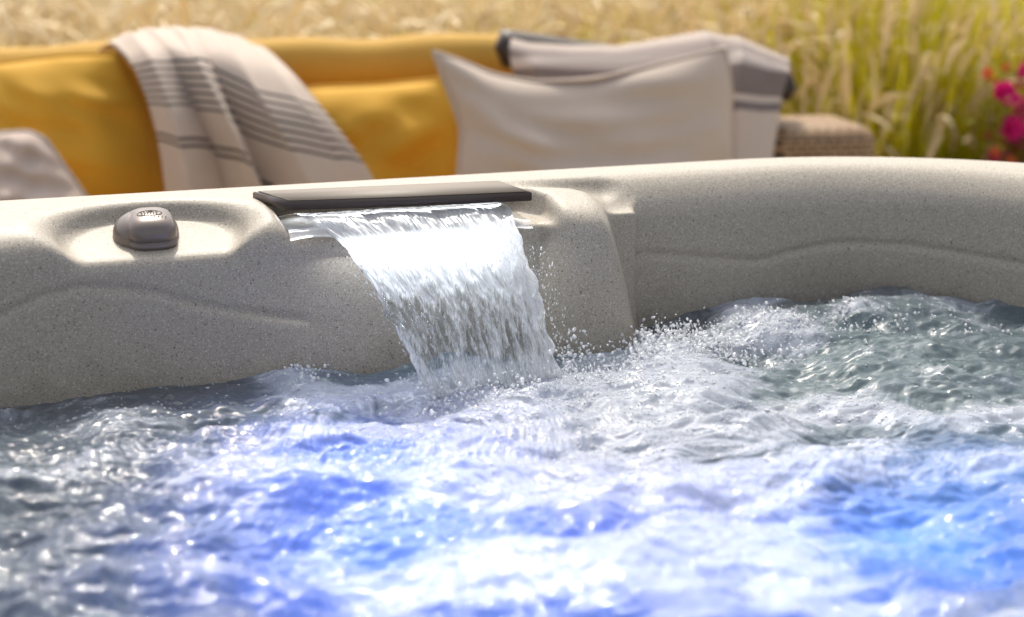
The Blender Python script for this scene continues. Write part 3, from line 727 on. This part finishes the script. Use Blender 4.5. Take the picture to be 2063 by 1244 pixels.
# striped throw (one cloth draped over the back)
def throw_mat():
    t = NT('striped_cotton'); st = t.n('Attribute', attribute_name='st').outputs['Vector']; sx = t.n('SeparateXYZ', {0: st})
    v = sx.outputs[1]; x = sx.outputs[0]
    fr1 = t.math('FRACT', t.math('MULTIPLY', v, 7.0)); s = t.math('LESS_THAN', t.math('ABSOLUTE', t.math('SUBTRACT', fr1, .5)), .17)
    inb = t.math('MULTIPLY', t.math('GREATER_THAN', v, 0.0), t.math('LESS_THAN', v, 1.0))
    s = t.math('MULTIPLY', s, inb)
    v2 = t.math('SUBTRACT', v, 1.55); f2 = t.math('FRACT', t.math('MULTIPLY', v2, 7.0)); s2 = t.math('LESS_THAN', t.math('ABSOLUTE', t.math('SUBTRACT', f2, .5)), .22)
    in2 = t.math('MULTIPLY', t.math('GREATER_THAN', v2, 0.0), t.math('LESS_THAN', v2, .285)); s2 = t.math('MULTIPLY', t.math('MULTIPLY', s2, in2), t.math('LESS_THAN', x, .62))
    s = t.math('MULTIPLY', t.math('MAXIMUM', s, s2), .95)
    co = t.n('TexCoord').outputs['Object']; nz = t.noise(co, 30, 4, .6)
    base = t.mix(nz, (.60, .49, .40), (.70, .58, .49)); c = t.mix(s, base, (.030, .024, .030))
    b = t.n('Bump', {'Height': t.noise(co, 900, 2, .6), 'Strength': .3, 'Distance': .002})
    p = t.n('BsdfPrincipled', {'Base Color': c, 'Roughness': .9, 'Sheen Weight': .05, 'Normal': b})
    return t.surf(t.n('MixShader', {0: .15, 1: p, 2: t.n('BsdfTranslucent', {'Color': c})}))
M_THROW = throw_mat()
# columns of the cloth: photo-placed lines from the top of the back down to the seat; third value = how far it stands forward (m)
cols = [
    [(190, 108, .16), (225, 84, .02), (262, 120, -.12), (300, 200, -.19), (325, 300, -.20), (345, 470, -.20)],
    [(230, 82, .16), (262, 66, .02), (300, 110, -.16), (345, 220, -.24), (372, 310, -.25), (392, 470, -.25)],
    [(268, 68, .16), (300, 58, .02), (340, 100, -.14), (392, 215, -.18), (440, 320, -.18), (475, 470, -.18)],
    [(300, 62, .16), (350, 56, .02), (392, 110, -.18), (445, 215, -.26), (505, 330, -.27), (560, 470, -.27)],
    [(350, 60, .16), (392, 58, .02), (418, 110, -.14), (452, 200, -.18), (500, 300, -.19), (560, 470, -.19)],
    [(400, 62, .16), (440, 62, .02), (480, 120, -.16), (540, 225, -.24), (600, 320, -.25), (670, 470, -.25)],
    [(450, 70, .16), (490, 80, .02), (550, 140, -.14), (620, 230, -.20), (680, 320, -.21), (745, 470, -.21)],
    [(490, 90, .16), (535, 98, .02), (600, 160, -.12), (680, 260, -.17), (735, 330, -.18), (810, 470, -.18)]]
NBt = 90; CW = []
for c in cols:
    W = np.array([SP(x, y, o) for x, y, o in c]); W = np.vstack([sofa_pt(float((W[0][:2]-S0) @ SU)-.0, .42, .0)[None], W])
    q = poly(W, np.linspace(0, 1, NBt))
    for _ in range(14): q[1:-1] = .25*q[:-2]+.5*q[1:-1]+.25*q[2:]
    CW.append(q)
CW = np.array(CW); NAt = 120; ta = np.linspace(0, len(cols)-1, NAt); i0 = np.clip(ta.astype(int), 0, len(cols)-2); fr0 = ta-i0; s_ = (fr0*fr0*(3-2*fr0))
G = CW[i0]*(1-s_)[:, None, None]+CW[i0+1]*s_[:, None, None]
# pixel row where the stripe band begins / ends in each column
vstart = np.interp(ta, range(8), [128, 120, 118, 112, 118, 175, 196, 215]); vend = np.interp(ta, range(8), [215, 218, 222, 236, 268, 312, 326, 335])
dz = G-np.array([0, 0, CAMH]); dep = dz[..., 1]*math.cos(PITCH)-dz[..., 2]*math.sin(PITCH); py = 622-FPX*(dz[..., 1]*math.sin(PITCH)+dz[..., 2]*math.cos(PITCH))/dep
vv = (py-vstart[:, None])/(vend-vstart)[:, None]
top_i = np.argmin(py, axis=1); vv[np.arange(NBt)[None, :] < top_i[:, None]] = -1
st = np.stack([np.repeat((ta/7)[:, None], NBt, 1), vv, 0*vv], -1)
G[..., 2] += .003*np.sin(ta*5.1)[:, None]*np.sin(np.linspace(0, 9, NBt))[None]
thr = mesh_np('throw_blanket', G.reshape(-1, 3), grid_faces(NAt, NBt), M_THROW, attrs={'st': st.reshape(-1, 3)})
sol = thr.modifiers.new('thickness', 'SOLIDIFY'); sol.thickness = .006; sol.offset = 0
tag(thr, 'cream throw with fine dark stripes draped over the mustard sofa back', 'throw')

# dark bolster under the grey towel
pts, rad = [], []
pa, pb = SP(1003, 96, .10), SP(1598, 176, .02)
for t in np.linspace(-.012, 1.012, 40):
    tt = min(max(t, 0), 1); pts.append(pa+(pb-pa)*tt+np.array([0, 0, 0])); e = min(t+.012, 1.012-t)/.012
    rad.append(max(.001, (.043*(1-tt)+.034*tt)*min(1, math.sqrt(max(0, 1-(1-min(e, 1))**2)))))
for i, t in enumerate(np.linspace(-.012, 1.012, 40)): pts[i] = pa+(pb-pa)*t
bol = tube_world('bolster', pts, rad, M_DARK, None); tag(bol, 'dark brown round bolster lying along the sofa back, ends showing beside the grey towel', 'bolster')
# grey towel with white bands over it
def towel_mat():
    t = NT('grey_striped_towel'); st = t.n('Attribute', attribute_name='st').outputs['Vector']; sx = t.n('SeparateXYZ', {0: st}); v = sx.outputs[1]
    c = t.ramp(v, [(0, (.27, .215, .18)), (.10, (.27, .215, .18)), (.13, (.38, .31, .26)), (.20, (.38, .31, .26)), (.23, (.22, .175, .16)), (.30, (.22, .175, .16)), (.33, (.60, .51, .45)), (.38, (.60, .51, .45)), (.40, (.165, .125, .115)), (.555, (.155, .118, .108)), (.57, (.60, .52, .46)), (.60, (.60, .52, .46)), (.615, (.14, .12, .14)), (.655, (.14, .12, .14)), (.67, (.60, .51, .46))], 'LINEAR')
    co = t.n('TexCoord').outputs['Object']; nz = t.noise(co, 25, 4, .6)
    c2 = t.mix(t.math('MULTIPLY', nz, .3), c.outputs[0], (.45, .38, .33))
    return t.surf(t.n('BsdfPrincipled', {'Base Color': c2, 'Roughness': .95, 'Sheen Weight': .03, 'Normal': t.n('Bump', {'Height': t.noise(co, 700, 2, .6), 'Strength': .4, 'Distance': .003})}))
M_TOWEL = towel_mat()
tw = [  # px, py, off, v
    [(1020, 120, .20, 0), (1030, 78, .06, .12), (1026, 98, -.02, .26), (1032, 130, -.03, .36), (1040, 160, -.03, .48), (1050, 200, -.02, .56)],
    [(1060, 120, .20, 0), (1065, 88, .06, .12), (1068, 104, -.05, .26), (1075, 128, -.08, .36), (1085, 160, -.09, .48), (1095, 210, -.09, .56)],
    [(1140, 120, .20, 0), (1145, 93, .06, .10), (1150, 106, -.04, .22), (1155, 122, -.08, .32), (1165, 165, -.10, .48), (1175, 230, -.10, .56)],
    [(1240, 120, .20, 0), (1245, 94, .06, .10), (1250, 104, -.04, .20), (1255, 118, -.09, .31), (1265, 165, -.12, .45), (1275, 250, -.12, .56)],
    [(1330, 110, .20, 0), (1335, 78, .06, .10), (1340, 92, -.05, .21), (1345, 110, -.10, .31), (1355, 160, -.13, .44), (1365, 250, -.13, .56)],
    [(1415, 100, .20, 0), (1420, 62, .06, .10), (1428, 78, -.06, .20), (1432, 98, -.11, .31), (1440, 160, -.14, .45), (1450, 250, -.14, .60)],
    [(1480, 100, .18, 0), (1485, 72, .05, .10), (1492, 90, -.06, .22), (1496, 110, -.11, .34), (1484, 190, -.15, .56), (1486, 216, -.15, .66), (1484, 330, -.15, .9), (1480, 460, -.15, 1)],
    [(1540, 120, .15, 0), (1540, 98, .04, .10), (1545, 112, -.06, .22), (1548, 132, -.10, .36), (1534, 195, -.13, .56), (1534, 222, -.13, .66), (1528, 330, -.13, .9), (1520, 460, -.13, 1)],
    [(1590, 140, .10, 0), (1588, 118, .03, .12), (1588, 132, -.05, .26), (1588, 148, -.08, .40), (1572, 196, -.10, .56), (1570, 220, -.10, .66), (1552, 330, -.10, .9), (1540, 460, -.10, 1)]]
CW, CVv = [], []
for c in tw:
    W = np.array([np.r_[SP(x, y, o), v] for x, y, o, v in c]); q = poly(W, np.linspace(0, 1, 70))
    for _ in range(8): q[1:-1] = .25*q[:-2]+.5*q[1:-1]+.25*q[2:]
    CW.append(q)
CW = np.array(CW); NAt = 110; ta = np.linspace(0, len(tw)-1, NAt); i0 = np.clip(ta.astype(int), 0, len(tw)-2); fr0 = ta-i0; s_ = (fr0*fr0*(3-2*fr0))
G = CW[i0]*(1-s_)[:, None, None]+CW[i0+1]*s_[:, None, None]
towel = mesh_np('towel', G[..., :3].reshape(-1, 3), grid_faces(NAt, 70), M_TOWEL, attrs={'st': np.stack([G[..., 0], G[..., 3], 0*G[..., 3]], -1).reshape(-1, 3)})
sol = towel.modifiers.new('thickness', 'SOLIDIFY'); sol.thickness = .008; sol.offset = 0
tag(towel, 'grey towel with white bands draped over the dark bolster', 'towel')

# ================================================================== GRASSES
def leaf_mat(name, c1, c2, tl=.5, scale=2.5):
    t = NT(name); co = t.n('TexCoord').outputs['Object']; nz = t.noise(co, scale, 5, .7); rp = t.ramp(nz, [(.3, c1), (.7, c2)])
    d = t.n('BsdfPrincipled', {'Base Color': rp.outputs[0], 'Roughness': .6, 'Specular IOR Level': .3}); tr = t.n('BsdfTranslucent', {'Color': rp.outputs[0]})
    return t.surf(t.n('MixShader', {0: tl, 1: d, 2: tr}))
M_STRAW = leaf_mat('straw_blades', (.50, .38, .13), (.74, .60, .30)); M_GREEN = leaf_mat('green_blades', (.42, .44, .012), (.74, .60, .012)); M_PLUME = leaf_mat('feathery_seed_heads', (.80, .66, .42), (.92, .82, .62), .5)
def blades(n, x, y, h, wid, lean, curve, seg=5, flat=None):
    """n strips, returns V,F"""
    az = rng.uniform(0, 2*np.pi, n); ang = rng.uniform(0, np.pi, n) if flat is None else rng.normal(flat, .6, n)
    t = np.linspace(0, 1, seg+1)
    bend = lean[:, None]*t+curve[:, None]*t**2.4
    cx = x[:, None]+np.cos(az)[:, None]*bend*h[:, None]; cy = y[:, None]+np.sin(az)[:, None]*bend*h[:, None]
    cz = GZ+h[:, None]*(t-.22*(bend**2))
    wv = wid[:, None]*(1-t)**.6*.5+1e-4
    ox = np.cos(ang)[:, None]*wv; oy = np.sin(ang)[:, None]*wv
    V = np.stack([np.stack([cx-ox, cy-oy, cz], -1), np.stack([cx+ox, cy+oy, cz], -1)], 2).reshape(-1, 3)
    k = (seg+1)*2; j = np.arange(seg)*2; f = np.stack([j, j+1, j+3, j+2], -1)
    F = (f[None]+np.arange(n)[:, None, None]*k).reshape(-1, 4)
    tip = (cx[:, -1], cy[:, -1], cz[:, -1], np.cos(az), np.sin(az))
    return V, F, tip
def plumes(x, y, z, dx, dy, L, r, K=5, seg=6):
    n = len(x); t = np.linspace(0, 1, seg+1)
    el = rng.uniform(.2, 1.2, n)
    cx = x[:, None]+dx[:, None]*L[:, None]*t*.5*(1+t*.8); cy = y[:, None]+dy[:, None]*L[:, None]*t*.5*(1+t*.8); cz = z[:, None]+L[:, None]*(t*el[:, None]-.35*t**2.2)
    rr = r[:, None]*np.sin(np.pi*np.clip(t*.92+.06, 0, 1))**.7; V = np.zeros((n, seg+1, K, 3))
    ph = rng.uniform(0, 6, (n, 1))
    for q in range(K):
        an = 2*np.pi*q/K+ph; V[:, :, q, 0] = cx+rr*np.cos(an); V[:, :, q, 1] = cy+rr*np.sin(an); V[:, :, q, 2] = cz+rr*.4*np.sin(an*2)
    F = []
    for i in range(seg):
        for q in range(K): F.append((i*K+q, i*K+(q+1) % K, (i+1)*K+(q+1) % K, (i+1)*K+q))
    F = (np.array(F)[None]+np.arange(n)[:, None, None]*(seg+1)*K).reshape(-1, 4)
    return V.reshape(-1, 3), F
def field(n, y0, y1, pxc=None, pxs=None, exp=1.0):
    y = y0+(y1-y0)*rng.random(n)**exp; px = rng.uniform(-1300, 3200, n) if pxc is None else rng.normal(pxc, pxs, n)
    x = (px-1031.5)/FPX*(y*math.cos(PITCH)+.13); return x, y
def wavesel(x, y, s): return np.sin(x*2.3*s+1+y*1.3)+np.sin(y*3.1*s-x*1.7)+np.sin(x*5.3*s+y*4.1+2)
def join(parts):
    Vs, Fs, Ms, o = [], [], [], 0
    for V, F, m in parts: Vs.append(V); Fs.append(F+o); Ms.append(np.full(len(F), m)); o += len(V)
    return np.concatenate(Vs), np.concatenate(Fs), np.concatenate(Ms)
# feather grass meadow
parts = []
x, y = field(42000, 4.35, 9.5, exp=1.3); n = len(x); g_ = wavesel(x, y, 1.0)
h = rng.uniform(.55, 1.02, n)+.05*g_*.5
V, F, tip = blades(n, x, y, h, rng.uniform(.004, .010, n), rng.uniform(0, .25, n), rng.uniform(.0, .5, n))
gm = (rng.random(n) < np.clip(.30+.16*g_, .05, .8))
parts.append((V, F, 0)); midx = np.repeat(gm.astype(int), 5)
pk = rng.random(n) < .42
Vp, Fp = plumes(tip[0][pk], tip[1][pk], tip[2][pk]-.04, tip[3][pk], tip[4][pk], rng.uniform(.10, .26, pk.sum()), rng.uniform(.006, .015, pk.sum()))
parts.append((Vp, Fp, 2))
# low fresh green tufts between
x, y = field(14500, 4.3, 7.5); n = len(x); keepm = wavesel(x, y, 1.6) > .2; x, y = x[keepm], y[keepm]; n = len(x)
V, F, _ = blades(n, x, y, rng.uniform(.5, .86, n), rng.uniform(.006, .012, n), rng.uniform(0, .35, n), rng.uniform(0, .4, n)); parts.append((V, F, 1))
V, F, Mi = join(parts); Mi[:len(midx)] = midx
gr = mesh_np('feather_grass', V, F, [M_STRAW, M_GREEN, M_PLUME], matidx=Mi); tag(gr, 'meadow of pale feathery seed heads and straw blades behind the sofa', 'grass', kind='stuff')
# tall green-yellow grass at the right
parts = []
x, y = field(5200, 4.05, 5.2, 1800, 130); x2, y2 = field(2600, 3.95, 4.6, 1690, 80); x = np.r_[x, x2]; y = np.r_[y, y2]; n = len(x)
h = np.where(np.arange(n) < 5200, rng.uniform(.45, 1.0, n)+.28*(rng.random(n) < .4), rng.uniform(.35, .78, n))
V, F, tip = blades(n, x, y, h, rng.uniform(.006, .014, n), rng.uniform(0, .16, n), rng.uniform(0, .22, n)); parts.append((V, F, 0))
pk = rng.random(n) < .30
Vp, Fp = plumes(tip[0][pk], tip[1][pk], tip[2][pk]-.06, tip[3][pk]*.3, tip[4][pk]*.3, rng.uniform(.12, .30, pk.sum()), rng.uniform(.004, .009, pk.sum())); parts.append((Vp, Fp, 1))
V, F, Mi = join(parts)
gr = mesh_np('green_grass', V, F, [M_GREEN, M_PLUME], matidx=Mi); tag(gr, 'upright bright green and yellow grass clump right of the wicker armrest', 'grass', kind='stuff')

# ================================================================== FLOWERING PLANT at the right edge
M_PINK = leaf_mat('magenta_petals', (.62, .005, .13), (.78, .01, .26), .35, 12); M_LEAF = leaf_mat('shrub_leaves', (.17, .20, .012), (.34, .32, .02), .45, 9); M_STEM = mat_simple('woody_stem', (.20, .14, .06), .8); M_RED = leaf_mat('coral_buds', (.70, .10, .04), (.82, .20, .06), .35, 12)
M_YC = mat_simple('yellow_stamens', (.70, .45, .03), .7)
base = SP(2065, 300, .38); base[2] = GZ
plant = empty('flowering_shrub', tuple(base)); tag(plant, 'leafy shrub with magenta blossoms at the right edge behind the tub', 'shrub')
SV_, SF_, o_ = [], [], 0
heads = [(2018, 190), (2062, 215), (2032, 258), (2066, 285), (2058, 155), (2095, 180), (2100, 250), (2045, 300), (2010, 320), (2110, 310), (2085, 130)]
buds = [(1985, 150), (2020, 140), (1995, 165), (1990, 270), (2000, 305), (2040, 312), (2015, 290), (2060, 318), (2030, 330)]
tips = []
for i, (px, py) in enumerate(heads+buds):
    p = SP(px+6, py, .38+rng.uniform(-.08, .08)); tips.append(p)
    q0 = np.array([base[0]+rng.normal(0, .03), base[1]+rng.normal(0, .03), GZ]); m = (q0+p)/2+np.array([(p[0]-q0[0])*.25, 0, .05])
    pts = [(1-t)**2*q0+2*t*(1-t)*m+t*t*p for t in np.linspace(0, 1, 12)]; V, F = tube_pts(pts, [.005-.0035*t for t in np.linspace(0, 1, 12)], 5)
    SV_.append(V); SF_ += [tuple(j+o_ for j in f) for f in F]; o_ += len(V)
mesh_np('stems', np.concatenate(SV_), np.array(SF_), M_STEM, plant)
# leaves
LV, LF = [], []
for i in range(900):
    p0 = tips[rng.integers(len(tips))]; t = rng.uniform(.45, 1)**.6; c = base+(p0-base)*t+rng.normal(0, .035, 3)
    a = rng.uniform(0, 6.28); L_ = rng.uniform(.02, .042); dv = np.array([math.cos(a), math.sin(a), rng.uniform(-.3, .8)]); dv /= np.linalg.norm(dv); sd_ = np.cross(dv, [0, 0, 1]); sd_ /= np.linalg.norm(sd_)
    o_ = len(LV); LV += [c, c+dv*L_*.45+sd_*L_*.28+np.array([0, 0, .003]), c+dv*L_, c+dv*L_*.45-sd_*L_*.28+np.array([0, 0, .003])]; LF.append((o_, o_+1, o_+2, o_+3))
mesh_np('leaves', np.array(LV), np.array(LF), M_LEAF, plant)
def blossom(name, p, R_, mat, np_=5, nblo=4):
    bm = bmesh.new()
    for b in range(nblo):
        c = Vector(p)+Vector(rng.normal(0, R_*.36, 3)); ax = Vector((rng.normal(0, .5), -1, rng.normal(.3, .5))).normalized(); T = ax.to_track_quat('Z', 'Y').to_matrix()
        for k in range(np_):
            a = 2*math.pi*k/np_; ring = []
            for (rr, ww, zz_) in ((.05, .05, 0), (.45, .34, .12), (.8, .42, .16), (1.0, .22, .08)):
                ring.append([(rr, -ww, zz_), (rr, 0, zz_-.06), (rr, ww, zz_)])
            vs = [[bm.verts.new(c+T @ (Matrix.Rotation(a, 3, 'Z') @ Vector(v))*R_) for v in row] for row in ring]
            for i in range(3):
                for j in range(2): bm.faces.new([vs[i][j], vs[i][j+1], vs[i+1][j+1], vs[i+1][j]])
    return bm_obj(name, bm, mat, plant)
for i, p in enumerate(tips):
    if i < len(heads): blossom('flower', p, .027, M_PINK, 5, 7)
    else: blossom('bud', p, .014, M_RED, 4, 3)
print('done')
